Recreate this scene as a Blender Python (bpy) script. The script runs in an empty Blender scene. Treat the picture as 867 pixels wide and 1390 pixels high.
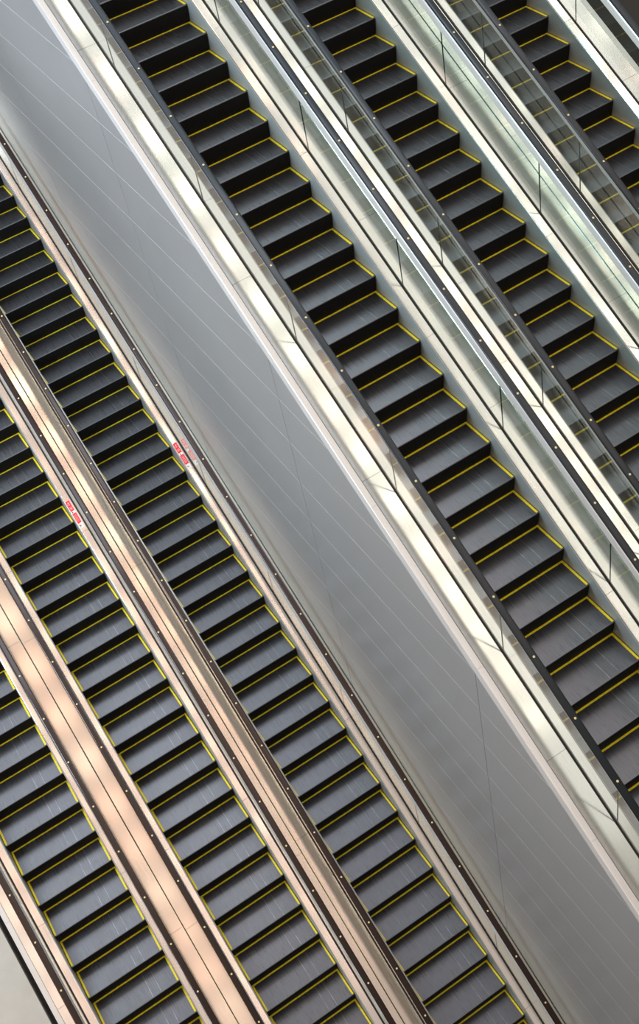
import bpy, bmesh, math, random
from mathutils import Matrix, Vector
random.seed(4)
SC = bpy.context.scene
COL = SC.collection
T = math.tan(math.radians(30.0))          # slope of every flight
W = 1.134                                  # step width
OH = 0.034                                 # nosing overhang over the riser foot
HB = 0.187                                 # height of the decking above the nosing line
LOW = -6.6565                              # the lower bank lies this much under the upper one

# ------------------------------------------------------------------ materials
MATS = {}
def nodes_mat(name):
    m = bpy.data.materials.new(name); m.use_nodes = True
    nt = m.node_tree; b = nt.nodes['Principled BSDF']
    MATS[name] = m
    return m, nt, b
def N(nt, t, **kw):
    n = nt.nodes.new(t)
    for k, v in kw.items(): setattr(n, k, v)
    return n
def coords(nt, scale):
    tc = N(nt, 'ShaderNodeTexCoord'); mp = N(nt, 'ShaderNodeMapping')
    mp.inputs['Scale'].default_value = scale
    nt.links.new(tc.outputs['Object'], mp.inputs['Vector'])
    return tc, mp
def ramp(nt, src, a, b, ca, cb):
    r = N(nt, 'ShaderNodeMapRange'); r.inputs['From Min'].default_value = a; r.inputs['From Max'].default_value = b
    r.inputs['To Min'].default_value = ca; r.inputs['To Max'].default_value = cb
    nt.links.new(src, r.inputs['Value'])
    return r.outputs['Result']
def mixc(nt, fac, c1, c2):
    m = N(nt, 'ShaderNodeMix', data_type='RGBA')
    nt.links.new(fac, m.inputs[0])
    for i, c in ((6, c1), (7, c2)):
        if isinstance(c, tuple): m.inputs[i].default_value = (*c, 1)
        else: nt.links.new(c, m.inputs[i])
    return m.outputs[2]

def steel(name, col, rough, scale=(14, .5, .5), var=.04, metallic=1.0, bump=.02, aniso=0):
    m, nt, b = nodes_mat(name)
    tc, mp = coords(nt, scale)
    no = N(nt, 'ShaderNodeTexNoise'); no.inputs['Scale'].default_value = 6; no.inputs['Detail'].default_value = 5
    nt.links.new(mp.outputs[0], no.inputs['Vector'])
    big = N(nt, 'ShaderNodeTexNoise'); big.inputs['Scale'].default_value = 1.6; big.inputs['Detail'].default_value = 2
    nt.links.new(tc.outputs['Object'], big.inputs['Vector'])
    nt.links.new(mixc(nt, ramp(nt, no.outputs['Fac'], .3, .7, 0, 1), tuple(c*(1-var) for c in col), tuple(min(1, c*(1+var)) for c in col)), b.inputs['Base Color'])
    nt.links.new(ramp(nt, big.outputs['Fac'], .3, .7, rough-.01, rough+.01), b.inputs['Roughness'])
    b.inputs['Metallic'].default_value = metallic
    if not bump: return m
    bp = N(nt, 'ShaderNodeBump'); bp.inputs['Strength'].default_value = bump; bp.inputs['Distance'].default_value = .01
    nt.links.new(no.outputs['Fac'], bp.inputs['Height']); nt.links.new(bp.outputs[0], b.inputs['Normal'])
    return m
steel('brushed_steel', (.80, .77, .73), .13, bump=0)
steel('bronze_steel', (.80, .70, .62), .13, bump=0)
steel('inner_steel', (.80, .75, .71), .13, bump=0)
steel('deck_steel', (.86, .84, .81), .13, bump=0)
steel('skirt_steel', (.44, .455, .46), .42, (2, 2, 60), metallic=.4)
steel('flange_steel', (.86, .84, .81), .36, metallic=.5)
steel('guide_steel', (.86, .84, .82), .34, metallic=.55)
steel('truss_paint', (.02, .02, .022), .7, (3, 3, 3), metallic=0)

# cladding: satin metal sheets
m, nt, b = nodes_mat('cladding_metal')
tc, mp = coords(nt, (1, 1, 1))
no = N(nt, 'ShaderNodeTexNoise'); no.inputs['Scale'].default_value = .5; no.inputs['Detail'].default_value = 3
nt.links.new(tc.outputs['Object'], no.inputs['Vector'])
nt.links.new(mixc(nt, ramp(nt, no.outputs['Fac'], .3, .7, 0, 1), (.645, .66, .68), (.69, .70, .715)), b.inputs['Base Color'])
b.inputs['Metallic'].default_value = .80; b.inputs['Roughness'].default_value = .35
steel('cladding_edge', (.75, .72, .68), .3)  # paler top and bottom sheet edges, light from above put into the colour
m, nt, b = nodes_mat('joint_black'); b.inputs['Base Color'].default_value = (.012, .02, .03, 1); b.inputs['Roughness'].default_value = .6

# step tread: grooved dark aluminium, worn lengthwise
m, nt, b = nodes_mat('tread_metal')
tc, mp = coords(nt, (1, 1, 1))
sep = N(nt, 'ShaderNodeSeparateXYZ'); nt.links.new(tc.outputs['Object'], sep.inputs[0])
oi = N(nt, 'ShaderNodeObjectInfo')
off = N(nt, 'ShaderNodeVectorMath', operation='MULTIPLY_ADD')
comb = N(nt, 'ShaderNodeCombineXYZ'); nt.links.new(oi.outputs['Random'], comb.inputs[0]); nt.links.new(oi.outputs['Random'], comb.inputs[1])
nt.links.new(comb.outputs[0], off.inputs[0]); off.inputs[1].default_value = (40, 40, 40); nt.links.new(tc.outputs['Object'], off.inputs[2])
mp2 = N(nt, 'ShaderNodeMapping'); mp2.inputs['Scale'].default_value = (90, 3.5, 3)
nt.links.new(off.outputs[0], mp2.inputs['Vector'])
st = N(nt, 'ShaderNodeTexNoise'); st.inputs['Scale'].default_value = 1; st.inputs['Detail'].default_value = 3; nt.links.new(mp2.outputs[0], st.inputs['Vector'])
bl = N(nt, 'ShaderNodeTexNoise'); bl.inputs['Scale'].default_value = 9; bl.inputs['Detail'].default_value = 5; nt.links.new(off.outputs[0], bl.inputs['Vector'])
base = mixc(nt, ramp(nt, st.outputs['Fac'], .3, .72, 0, 1), (.118, .120, .130), (.158, .160, .172))
base = mixc(nt, ramp(nt, bl.outputs['Fac'], .5, .75, 0, .3), base, (.18, .18, .185))
# two pale section joints running front to back
def band(x0, wd):
    a = N(nt, 'ShaderNodeMath', operation='SUBTRACT'); nt.links.new(sep.outputs['X'], a.inputs[0]); a.inputs[1].default_value = x0
    c = N(nt, 'ShaderNodeMath', operation='ABSOLUTE'); nt.links.new(a.outputs[0], c.inputs[0])
    l = N(nt, 'ShaderNodeMath', operation='LESS_THAN'); nt.links.new(c.outputs[0], l.inputs[0]); l.inputs[1].default_value = wd
    return l.outputs[0]
mx = N(nt, 'ShaderNodeMath', operation='MAXIMUM'); nt.links.new(band(-.40, .0028), mx.inputs[0]); nt.links.new(band(-.275, .0028), mx.inputs[1])
fm = N(nt, 'ShaderNodeMath', operation='MULTIPLY'); nt.links.new(mx.outputs[0], fm.inputs[0]); nt.links.new(ramp(nt, bl.outputs['Fac'], .35, .6, .1, .9), fm.inputs[1])
base = mixc(nt, fm.outputs[0], base, (.34, .36, .38))
nt.links.new(base, b.inputs['Base Color'])
b.inputs['Metallic'].default_value = .82
nt.links.new(ramp(nt, st.outputs['Fac'], .3, .7, .27, .31), b.inputs['Roughness'])
bp = N(nt, 'ShaderNodeBump'); bp.inputs['Strength'].default_value = .02; bp.inputs['Distance'].default_value = .002
nt.links.new(st.outputs['Fac'], bp.inputs['Height']); nt.links.new(bp.outputs[0], b.inputs['Normal'])
# riser: black with fine vertical cleats
m, nt, b = nodes_mat('riser_black')
tc, mp = coords(nt, (1, 1, 1))
wv = N(nt, 'ShaderNodeTexWave', bands_direction='X'); wv.inputs['Scale'].default_value = 22; nt.links.new(tc.outputs['Object'], wv.inputs['Vector'])
nt.links.new(mixc(nt, wv.outputs['Fac'], (.004, .0035, .003), (.013, .012, .012)), b.inputs['Base Color'])
b.inputs['Roughness'].default_value = .7; b.inputs['Specular IOR Level'].default_value = .2
bp = N(nt, 'ShaderNodeBump'); bp.inputs['Strength'].default_value = .5; bp.inputs['Distance'].default_value = .004
nt.links.new(wv.outputs['Fac'], bp.inputs['Height']); nt.links.new(bp.outputs[0], b.inputs['Normal'])
m, nt, b = nodes_mat('nosing_edge'); b.inputs['Base Color'].default_value = (.16, .165, .18, 1); b.inputs['Metallic'].default_value = .7; b.inputs['Roughness'].default_value = .4
# yellow safety line
m, nt, b = nodes_mat('safety_yellow')
tc, mp = coords(nt, (1, 1, 1))
no = N(nt, 'ShaderNodeTexNoise'); no.inputs['Scale'].default_value = 24; no.inputs['Detail'].default_value = 4
nt.links.new(tc.outputs['Object'], no.inputs['Vector'])
nt.links.new(mixc(nt, ramp(nt, no.outputs['Fac'], .45, .7, 0, 1), (1.0, .80, .02), (.74, .58, .03)), b.inputs['Base Color'])
b.inputs['Roughness'].default_value = .45
# rubber handrail
m, nt, b = nodes_mat('handrail_rubber')
b.inputs['Base Color'].default_value = (.012, .014, .017, 1); b.inputs['Roughness'].default_value = .30
b.inputs['Specular IOR Level'].default_value = .75
b.inputs['Base Color'].default_value = (.010, .017, .022, 1); b.inputs['Specular IOR Level'].default_value = .5
m, nt, b = nodes_mat('handrail_lamp_tint')
b.inputs['Base Color'].default_value = (.030, .014, .009, 1); b.inputs['Roughness'].default_value = .2; b.inputs['Specular IOR Level'].default_value = .6  # brown base stands in for warm lamp reflections on the dark rubber
m, nt, b = nodes_mat('gasket_rubber'); b.inputs['Base Color'].default_value = (.02, .017, .016, 1); b.inputs['Roughness'].default_value = .5
m, nt, b = nodes_mat('marker_brass'); b.inputs['Base Color'].default_value = (.85, .72, .38, 1); b.inputs['Roughness'].default_value = .35
m, nt, b = nodes_mat('sticker_white'); b.inputs['Base Color'].default_value = (.82, .82, .80, 1); b.inputs['Roughness'].default_value = .4
m, nt, b = nodes_mat('sticker_red'); b.inputs['Base Color'].default_value = (.90, .02, .035, 1); b.inputs['Roughness'].default_value = .4
m, nt, b = nodes_mat('sticker_ink'); b.inputs['Base Color'].default_value = (.05, .02, .02, 1); b.inputs['Roughness'].default_value = .5

# glass pane: tinted, reflecting at grazing angles
def glass(name, tint):
    m = bpy.data.materials.new(name); m.use_nodes = True; MATS[name] = m
    nt = m.node_tree; nt.nodes.clear()
    out = N(nt, 'ShaderNodeOutputMaterial'); mix = N(nt, 'ShaderNodeMixShader')
    tr = N(nt, 'ShaderNodeBsdfTransparent'); gl = N(nt, 'ShaderNodeBsdfGlossy'); fr = N(nt, 'ShaderNodeFresnel')
    tr.inputs['Color'].default_value = (*tint, 1)
    gl.inputs['Roughness'].default_value = 0; gl.inputs['Color'].default_value = (.95, 1, .98, 1)
    fr.inputs['IOR'].default_value = 1.5
    # a thin pane: the face the ray enters carries the reflection of both faces, 2F/(1+F)
    fr.inputs['IOR'].default_value = 1.5
    geo = N(nt, 'ShaderNodeNewGeometry')
    def M_(op, x, y):
        q = N(nt, 'ShaderNodeMath', operation=op)
        for i, v in enumerate((x, y)):
            if isinstance(v, (int, float)): q.inputs[i].default_value = v
            else: nt.links.new(v, q.inputs[i])
        return q.outputs[0]
    two = M_('DIVIDE', M_('MULTIPLY', fr.outputs[0], 2.0), M_('ADD', fr.outputs[0], 1.0))
    fac = M_('MULTIPLY', two, M_('SUBTRACT', 1.0, geo.outputs['Backfacing']))
    nt.links.new(fac, mix.inputs[0]); nt.links.new(tr.outputs[0], mix.inputs[1]); nt.links.new(gl.outputs[0], mix.inputs[2])
    nt.links.new(mix.outputs[0], out.inputs['Surface'])
    return m
glass('pane_glass', (.895, .965, .95))
m, nt, b = nodes_mat('glass_edge'); b.inputs['Base Color'].default_value = (.01, .05, .045, 1); b.inputs['Roughness'].default_value = .2

def stone(name, c1, c2, sc, rough):
    m, nt, b = nodes_mat(name)
    tc, mp = coords(nt, (1, 1, 1))
    no = N(nt, 'ShaderNodeTexNoise'); no.inputs['Scale'].default_value = sc; no.inputs['Detail'].default_value = 6
    nt.links.new(tc.outputs['Object'], no.inputs['Vector'])
    nt.links.new(mixc(nt, ramp(nt, no.outputs['Fac'], .3, .7, 0, 1), c1, c2), b.inputs['Base Color'])
    b.inputs['Roughness'].default_value = rough
stone('dark_stone', (.022, .016, .013), (.05, .036, .03), 1.2, .5)
stone('pale_plaster', (.50, .50, .46), (.56, .56, .52), 4, .6)
stone('soffit_grey', (.30, .29, .28), (.34, .33, .32), 2, .6)

# ------------------------------------------------------------------ mesh helpers
def link(name, me, parent=None, mats=()):
    o = bpy.data.objects.new(name, me); COL.objects.link(o)
    for k in mats: me.materials.append(MATS[k])
    if parent: o.parent = parent
    return o
def empty(name, loc, label, cat, group=None):
    o = bpy.data.objects.new(name, None); COL.objects.link(o); o.location = loc
    o['label'] = label; o['category'] = cat
    if group: o['group'] = group
    return o
def sweep_mesh(name, prof, y0, y1, bevel=0, smooth=False, cap_mat=0):
    """closed profile of (x, height above the nosing line) drawn down the slope between two upright cuts"""
    bm = bmesh.new()
    a = [bm.verts.new((x, y0, T*y0+h)) for x, h in prof]
    b = [bm.verts.new((x, y1, T*y1+h)) for x, h in prof]
    n = len(prof)
    sides = []
    for i in range(n):
        j = (i+1) % n
        sides.append(bm.faces.new((a[i], a[j], b[j], b[i])))
    c = [bm.faces.new(a[::-1]), bm.faces.new(b)]
    for f in c: f.material_index = cap_mat
    bmesh.ops.recalc_face_normals(bm, faces=bm.faces[:])
    if bevel:
        es = [e for e in bm.edges if abs(e.verts[0].co.y-e.verts[1].co.y) > .01]
        bmesh.ops.bevel(bm, geom=es, offset=bevel, segments=2, affect='EDGES', profile=.5)
    if smooth:
        for f in bm.faces:
            if f not in c: f.smooth = True
    me = bpy.data.meshes.new(name); bm.to_mesh(me); bm.free()
    return me
def sweep(name, prof, y0, y1, mat, parent, side=1, **kw):
    # side -1 mirrors the profile about the left edge of the steps
    p = prof if side == 1 else [(-W-x, h) for x, h in prof][::-1]
    mats = mat if isinstance(mat, (list, tuple)) else [mat]
    me = sweep_mesh(name, p, y0, y1, **kw)
    return link(name, me, parent, mats)
def box_profile(x0, x1, h0, h1): return [(x0, h0), (x1, h0), (x1, h1), (x0, h1)]

# ------------------------------------------------------------------ one step and its yellow line
def step_mesh():
    bm = bmesh.new()
    R = .4*T
    D = .4+OH
    prof = [(0.012, 0.0), (D, 0.0), (D, -.03), (.20, -.05), (.12, -.10), (.07, -R-.03), (OH+.004, -R-.012)]
    # curved riser from foot to nose
    n = 7
    for i in range(n+1):
        s = i/n
        prof.append((OH*(1-s)**1.7, -R*(1-s)-.004*s-.006))
    prof.append((.003, -.002))
    x0, x1 = -W+.004, -.004
    a = [bm.verts.new((x0, y, z)) for y, z in prof]; b = [bm.verts.new((x1, y, z)) for y, z in prof]
    k = len(prof)
    for i in range(k):
        j = (i+1) % k
        f = bm.faces.new((a[i], a[j], b[j], b[i]))
        f.material_index = 0 if i == 0 else (2 if i in (k-1, k-2) else 1)
    fa = bm.faces.new(a[::-1]); fb = bm.faces.new(b); fa.material_index = fb.material_index = 1
    bmesh.ops.recalc_face_normals(bm, faces=bm.faces[:])
    me = bpy.data.meshes.new('step'); bm.to_mesh(me); bm.free()
    for q in ('tread_metal', 'riser_black', 'nosing_edge'): me.materials.append(MATS[q])
    return me
def line_mesh():
    # a U of raised yellow strip along the back and both sides of the tread
    bm = bmesh.new()
    D = .4+OH; w = .026; wb = .024; t = .004
    xs = (-W+.004, -W+.004+w, -.004-w, -.004)
    def pt(x, y, z): return bm.verts.new((x, y, z))
    outer = [(xs[0], .012), (xs[1], .012), (xs[1], D-wb), (xs[2], D-wb), (xs[2], .012), (xs[3], .012), (xs[3], D), (xs[0], D)]
    lo = [pt(x, y, 0) for x, y in outer]; hi = [pt(x, y, t) for x, y in outer]
    for i in range(8):
        j = (i+1) % 8
        bm.faces.new((lo[i], lo[j], hi[j], hi[i]))
    bm.faces.new((hi[0], hi[1], hi[2], hi[7])); bm.faces.new((hi[2], hi[3], hi[6], hi[7])); bm.faces.new((hi[3], hi[4], hi[5], hi[6]))
    bmesh.ops.recalc_face_normals(bm, faces=bm.faces[:])
    me = bpy.data.meshes.new('demarcation_line'); bm.to_mesh(me); bm.free(); me.materials.append(MATS['safety_yellow'])
    return me
STEP, LINE = step_mesh(), line_mesh()

def dot_mesh():
    bm = bmesh.new()
    bmesh.ops.create_cone(bm, cap_ends=True, segments=20, radius1=.013, radius2=.011, depth=.003)
    me = bpy.data.meshes.new('marker_dot'); bm.to_mesh(me); bm.free(); me.materials.append(MATS['marker_brass'])
    return me
DOT = dot_mesh()

HRX, HRH = .155, 1.055
def handrail_prof():
    # flat-topped C section, 80 mm wide
    pts = []
    w, h = .041, .030
    for k in range(25):
        a = math.pi*k/24
        c, s = math.cos(a), math.sin(a)
        pts.append((w*math.copysign(abs(c)**.62, c), -.016 + (h-.004)*abs(s)**.55))
    pts += [(-.034, -.034), (.034, -.034)]
    return [(HRX+x, HRH+z-.010) for x, z in pts]

def make_sticker(root, y0):
    """white strip with two red blocks, a dark dot between them and a small dark mark below"""
    x0, x1 = .026, .088
    def hx(x): return .1745+(x-.02)*(.187-.172)/(.095)+.0015
    bm = bmesh.new()
    def quad(xa, xb, ya, yb, lift, mi):
        v = [bm.verts.new((x, y, T*y+hx(x)+lift)) for x, y in ((xa, ya), (xb, ya), (xb, yb), (xa, yb))]
        w = [bm.verts.new((q.co.x, q.co.y, q.co.z-.0008)) for q in v]
        for fs in (v, [w[3], w[2], w[1], w[0]], [v[0], w[0], w[1], v[1]], [v[1], w[1], w[2], v[2]], [v[2], w[2], w[3], v[3]], [v[3], w[3], w[0], v[0]]):
            bm.faces.new(fs).material_index = mi
    L = .34
    quad(x0-.004, x1+.004, y0-.075, y0+L+.004, .0, 0)
    # upper block with a broken grid of pale strokes
    a, b_ = y0+.185, y0+L
    quad(x0, x1, a, b_, .0012, 1)
    for (xa, xb, ya, yb) in ((.30, .35, .12, .42), (.62, .67, .12, .42), (.20, .80, .24, .27), (.26, .74, .58, .61), (.46, .51, .61, .90), (.26, .74, .75, .78)):
        quad(x0+(x1-x0)*xa, x0+(x1-x0)*xb, a+(b_-a)*ya, a+(b_-a)*yb, .0022, 0)
    # lower block with long pale strokes
    a, b_ = y0, y0+.150
    quad(x0, x1, a, b_, .0012, 1)
    for (xa, xb, ya, yb) in ((.30, .36, .14, .86), (.62, .68, .14, .86)):
        quad(x0+(x1-x0)*xa, x0+(x1-x0)*xb, a+(b_-a)*ya, a+(b_-a)*yb, .0022, 0)
    # dot and mark
    cx, cy = x0+.3*(x1-x0), y0+.167
    c = [bm.verts.new((cx+.009*math.cos(q), cy+.009*math.sin(q), T*(cy+.009*math.sin(q))+hx(cx)+.003)) for q in [i*math.tau/12 for i in range(12)]]
    bm.faces.new(c).material_index = 2
    quad(x0+.010, x0+.016, y0-.05, y0-.02, .0022, 2); quad(x0+.010, x0+.034, y0-.040, y0-.034, .0022, 2); quad(x0+.028, x0+.033, y0-.052, y0-.030, .0022, 2)
    bmesh.ops.recalc_face_normals(bm, faces=bm.faces[:])
    me = bpy.data.meshes.new('warning_sticker'); bm.to_mesh(me); bm.free()
    o = link('warning_sticker', me, root, ('sticker_white', 'sticker_red', 'sticker_ink'))
    o['label'] = 'warning sticker with two red blocks on white'
    return o

def cuts(y0, y1, joints):
    js = [y for y in sorted(joints) if y0+.2 < y < y1-.2]
    e = [y0]+js+[y1]
    return list(zip(e[:-1], e[1:]))

GJ = [-.155-1.705*k for k in range(-8, 12)]            # glass and flange joints
def make_escalator(label, group, X, dz, ph, y0, y1, gapL, gapR, deckj, dots, sticker=None):
    """gapL / gapR: distance from step edge to the outer edge of the outer decking; None marks an end deck"""
    root = empty('escalator', (X, 0, dz), label, 'escalator', group)
    k0 = math.ceil((-y1)/.4-ph); k1 = math.floor((-y0)/.4-ph)
    for k in range(k0, k1+1):
        kk = k+ph
        s = bpy.data.objects.new('step', STEP); COL.objects.link(s); s.parent = root
        s.location = (0, -.4*kk, -.4*T*kk)
        l = bpy.data.objects.new('demarcation_line', LINE); COL.objects.link(l); l.parent = s
    for side, gap in ((1, gapR), (-1, gapL)):
        end = gap is None
        sweep('skirt_panel', [(.006, -.42), (.022, -.42), (.022, .150), (.012, .168), (.006, .168)], y0, y1, 'skirt_steel', root, side)
        for a, b in cuts(y0, y1, [j+.9 for j in deckj]):
            sweep('inner_decking', [(.006, .150), (.018, .1755), (.024, .178), (.112, .187), (.112, .120)], a+.0015, b-.0015, 'deck_steel' if dz == 0 else 'inner_steel', root, side)
        sweep('glass_gasket', box_profile(.112, .150, .10, .184), y0, y1, 'gasket_rubber', root, side)
        for a, b in cuts(y0, y1, GJ):
            sweep('glass_panel', box_profile(.125, .137, .184, .955), a+.003, b-.003, ['pane_glass', 'glass_edge'], root, side, cap_mat=1)
        # polished guide rail carrying the handrail
        sweep('handrail_guide', [(.104, .905), (.158, .905), (.162, .912), (.148, .985), (.182, 1.002), (.182, 1.018), (.126, 1.018), (.116, .990), (.100, .912)], y0, y1, 'guide_steel', root, side)
        hr = sweep('handrail', handrail_prof(), y0, y1, 'handrail_rubber' if dz == 0 else 'handrail_lamp_tint', root, side, smooth=True)
        ph_d = dots[0 if side == -1 else 1]
        n0 = math.ceil((y0-ph_d)/.588); n1 = math.floor((y1-ph_d)/.588)
        for q in range(n0, n1+1):
            yy = ph_d+.588*q
            d = bpy.data.objects.new('marker_dot', DOT); COL.objects.link(d); d.parent = hr
            x = HRX if side == 1 else -W-HRX
            d.location = (x, yy, T*yy+HRH+.0008); d.rotation_euler = (math.radians(30), 0, 0)
        inner = .150
        if end:
            for a, b in cuts(y0, y1, deckj):
                sweep('outer_decking', [(inner, .184), (.385, .184), (.385, .10), (inner, .10)], a+.0015, b-.0015, 'deck_steel', root, side)
            for a, b in cuts(y0, y1, [g for g in GJ]):
                sweep('deck_flange', [(.388, .10), (.388, .180), (.391, .186), (.400, .186), (.458, .182), (.462, .176), (.462, .02), (.456, .02), (.456, .170), (.40, .10)], a+.001, b-.001, 'flange_steel', root, side)
        else:
            for a, b in cuts(y0, y1, deckj):
                sweep('outer_decking', [(inner, .184), (gap-.010, .184), (gap-.006, .190), (gap-.003, .186), (gap-.003, .10), (inner, .10)], a+.0015, b-.0015, 'brushed_steel' if dz == 0 else 'bronze_steel', root, side)
    tw0 = -W-(.40 if gapL is None else gapL-.004); tw1 = (.40 if gapR is None else gapR-.004)
    sweep('truss', box_profile(tw0, -W-.03, -.62, .09), y0, y1, 'truss_paint', root)
    sweep('truss', box_profile(.03, tw1, -.62, .09), y0, y1, 'truss_paint', root)
    sweep('truss', box_profile(-W-.03, .03, -.62, -.5), y0, y1, 'truss_paint', root)
    if sticker is not None: make_sticker(root, sticker)
    return root

XB, XC, XP, XQ, XS = 1.9415, 3.9224, -1.961, -3.8196, -5.7351
gAB = (XB-W)/2; gBC = (XC-W-XB)/2; gQP = (XP-W-XQ)/2; gSQ = (XQ-W-XS)/2
UP, LO = 'escalators of the upper bank', 'escalators of the lower bank'
UJ = [.22, -2.75, -5.02, -7.94, -10.6, 3.1]
LJ = [-.62, -4.6, -8.6, 3.3, 7.2]
make_escalator('upper-bank escalator running along the top edge of the grey panelled wall', UP, 0, 0, 0, -12.4, 3.4, None, gAB, UJ, (-1.05, -2.01))
make_escalator('upper-bank escalator with another glass-sided escalator on either side of it', UP, XB, 0, .6136, -11, 3.4, gAB, gBC, [.9, -1.9, -4.7, -7.6], (-1.96, -2.09))
make_escalator('upper-bank escalator farthest from the panelled wall, beside the dark void', UP, XC, 0, .7343, -8, 3.0, gBC, None, [-2.69, .1, -5.4], (-2.23, -1.9))
make_escalator('lower-bank escalator at the foot of the grey panelled wall, with a red sticker', LO, XP, LOW, .2467, -10.4, 9.5, gQP, .385, LJ, (.3, .82), .255)
make_escalator('lower-bank escalator between two others, red sticker on its wall-side decking', LO, XQ, LOW, .9376, -9.6, 6.5, gSQ, gQP, [j-.15 for j in LJ], (.1, .35), .255)
make_escalator('lower-bank escalator farthest from the panelled wall, in the bottom left corner', LO, XS, LOW, .7937, -8.4, 3.5, None, gSQ, [j-.1 for j in LJ], (-.2, .15))

# ------------------------------------------------------------------ the panelled wall between the two banks
def panel_wall():
    X0 = -1.572
    bm = bmesh.new()
    g = .004
    zs = [-6.80-.695*k for k in range(-12, 22)]
    ys = [.10-3.49*k for k in range(-4, 5)]
    def boxm(x0, x1, y0, y1, z0, z1, mi, bev):
        v = [bm.verts.new(p) for p in ((x0,y0,z0),(x1,y0,z0),(x1,y1,z0),(x0,y1,z0),(x0,y0,z1),(x1,y0,z1),(x1,y1,z1),(x0,y1,z1))]
        fs = [bm.faces.new([v[i] for i in q]) for q in ((0,3,2,1),(4,5,6,7),(0,1,5,4),(1,2,6,5),(2,3,7,6),(3,0,4,7))]
        for f in fs: f.material_index = mi
        for f in (fs[0], fs[1]): f.material_index = 1 if mi == 0 else mi
    for i in range(len(ys)-1):
        for j in range(len(zs)-1):
            y1_, y0_ = ys[i], ys[i+1]; z1, z0 = zs[j], zs[j+1]
            if z0 > T*y1_+.2: continue
            boxm(X0, X0+.03, y0_+g, y1_-g, z0+.0035, z1-.0035, 0, 0)
    for z in zs:                                    # pale strips in the joints, a painted highlight of edges lit from above
        for i in range(len(ys)-1):
            boxm(X0+.0015, X0+.02, ys[i+1]+g, ys[i]-g, z-.0024, z+.0024, 3, 0)
    boxm(X0+.02, X0+.09, ys[-1], ys[0], zs[-1], zs[0], 2, 0)
    # cut everything off under the decking of the flight above
    n = Vector((0, -T, 1)).normalized()
    bmesh.ops.bisect_plane(bm, geom=bm.verts[:]+bm.edges[:]+bm.faces[:], plane_co=(0, 0, .06), plane_no=n, clear_outer=True)
    bmesh.ops.holes_fill(bm, edges=bm.edges[:], sides=8)
    bmesh.ops.recalc_face_normals(bm, faces=bm.faces[:])
    me = bpy.data.meshes.new('wall_middle'); bm.to_mesh(me); bm.free()
    o = link('wall_middle', me, None, ('cladding_metal', 'cladding_edge', 'joint_black', 'sticker_white')); o['kind'] = 'structure'
    return o
panel_wall()

def slab(name, x0, x1, y0, y1, z0, z1, mat):
    bm = bmesh.new(); bmesh.ops.create_cube(bm, size=1)
    for v in bm.verts: v.co = Vector((x0 if v.co.x < 0 else x1, y0 if v.co.y < 0 else y1, z0 if v.co.z < 0 else z1))
    me = bpy.data.meshes.new(name); bm.to_mesh(me); bm.free()
    o = link(name, me, None, (mat,)); o['kind'] = 'structure'; return o
FZ = -17.2
slab('floor', -16, 14, -20, 16, FZ-.3, FZ, 'dark_stone')
# pale parapet that falls beside the lowest flight
me = sweep_mesh('wall_left', box_profile(0, 1.6, -1.2, .05), -8.4, 4)
o = link('wall_left', me, None, ('pale_plaster',)); o.location = (-9.02, 0, LOW); o['kind'] = 'structure'

# ------------------------------------------------------------------ light
wd = bpy.data.worlds.new('World'); SC.world = wd; wd.use_nodes = True
nt = wd.node_tree; bg = nt.nodes['Background']
tc = N(nt, 'ShaderNodeTexCoord'); sp = N(nt, 'ShaderNodeSeparateXYZ'); nt.links.new(tc.outputs['Generated'], sp.inputs[0])
up = ramp(nt, sp.outputs['Z'], -.15, .9, 0, 1)
yy = ramp(nt, sp.outputs['Y'], -.2, .9, 0, 1)
c = mixc(nt, up, (.05, .045, .045), (.60, .53, .475))
c = mixc(nt, yy, c, (.44, .50, .58))
dn = ramp(nt, sp.outputs['Z'], -.35, .05, 0, 1)
c = mixc(nt, dn, (.04, .035, .03), c)
nt.links.new(c, bg.inputs['Color']); bg.inputs['Strength'].default_value = 1.0

def area(name, loc, size, power, col, rot=(0, 0, 0), shape='DISK', size_y=None):
    l = bpy.data.lights.new(name, 'AREA'); l.shape = shape; l.size = size; l.energy = power; l.color = col
    if size_y: l.size_y = size_y
    o = bpy.data.objects.new(name, l); COL.objects.link(o); o.location = loc; o.rotation_euler = rot
    return o
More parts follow.
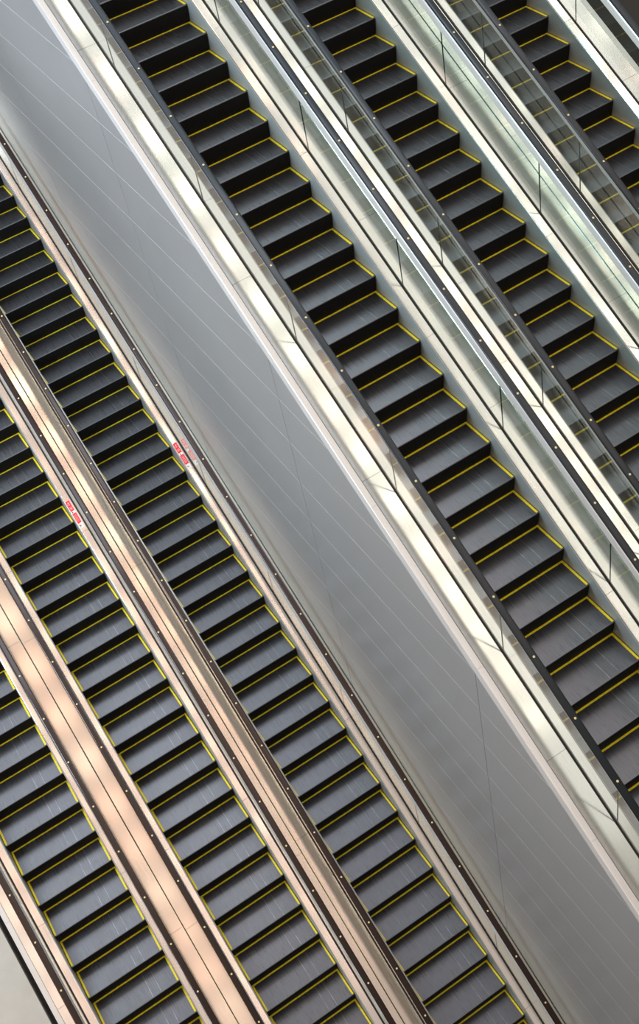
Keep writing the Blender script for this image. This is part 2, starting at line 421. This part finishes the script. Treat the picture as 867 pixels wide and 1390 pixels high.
# rows of warm downlights in the ceiling high above
# (x at y = 0, drift of x per metre, spacing, first y, colours)
ROWS = [(1.11, -.165, 1.27, .40, 0), (4.40, -.234, 1.27, .10, 0), (7.95, -.267, 1.27, .30, 0), (10.9, -.42, 1.27, .0, 0),
        (-1.99, -.095, 1.62, .58, 1), (-5.52, 0, 1.62, -.03, 1), (-9.0, .03, 1.62, .4, 1)]
for x0, dr, sp_, y0, warm in ROWS:
    pw = {-1.99: 6.4, -5.52: 3.9, 1.11: 3.0}.get(x0, 3.6)
    for j in range(-13, 4):
        y = y0+sp_*j
        if warm: colr = (1.0, .62, .44) if j % 3 else (1.0, .76, .58)
        else: colr = (1.0, .82, .66) if j % 3 else (1.0, .66, .54)
        area('ceiling_downlight', (x0+dr*y, y, 9.0), .78 if warm else .68, pw, colr)
# skylight over the far end of the hall
area('skylight', (-1, 13.5, 15), 22, 1900, (.86, .92, 1.0), (0, 0, 0), 'RECTANGLE', 13)
# cool fill added on the left to brighten the panelled wall
area('wall_fill_cool', (-12, -.8, 2.0), 5, 1750, (.78, .88, 1.0), (0, math.radians(-90), 0), 'RECTANGLE', 6)
# warm fill added low on the left, washes the lower panelled wall
area('wall_fill_warm', (-12.5, -9, -7), 5, 210, (1.0, .72, .52), (0, math.radians(-90), 0), 'RECTANGLE', 9)
# soft overhead fill, added to lift the reflections in the upper decks
area('upper_deck_fill', (6.2, -7, 9.15), 11.5, 440, (1.0, .91, .90), (0, 0, 0), 'RECTANGLE', 27)

# ------------------------------------------------------------------ camera
M = [[0.8370966996303959, -0.521896541767731, -0.16399120451545857], [-0.4780696920907199, -0.5521718307009579, -0.6830487822142157], [0.2659294736801934, 0.6501771059264212, -0.7117241361350676]]
cd = bpy.data.cameras.new('camera'); cam = bpy.data.objects.new('camera', cd); COL.objects.link(cam)
R = Matrix(((M[0][0], -M[1][0], -M[2][0]), (M[0][1], -M[1][1], -M[2][1]), (M[0][2], -M[1][2], -M[2][2])))
cam.matrix_world = Matrix.Translation((-5.21297, -12.92010, 6.30342)) @ R.to_4x4()
cd.sensor_fit = 'VERTICAL'; cd.sensor_height = 36; cd.lens = 1625.165/1390*36; cd.shift_y = -45/1390
cd.clip_start = .05; cd.clip_end = 200
SC.camera = cam

SC.view_settings.view_transform = 'Standard'; SC.view_settings.look = 'None'
SC.view_settings.gamma = 1; SC.view_settings.use_curve_mapping = False
SC.view_settings.exposure = 0.22
SC.cycles.use_denoising = True; SC.cycles.use_adaptive_sampling = False
SC.cycles.max_bounces = 8; SC.cycles.transparent_max_bounces = 24
SC.cycles.sample_clamp_indirect = 1.2; SC.cycles.sample_clamp_direct = 8
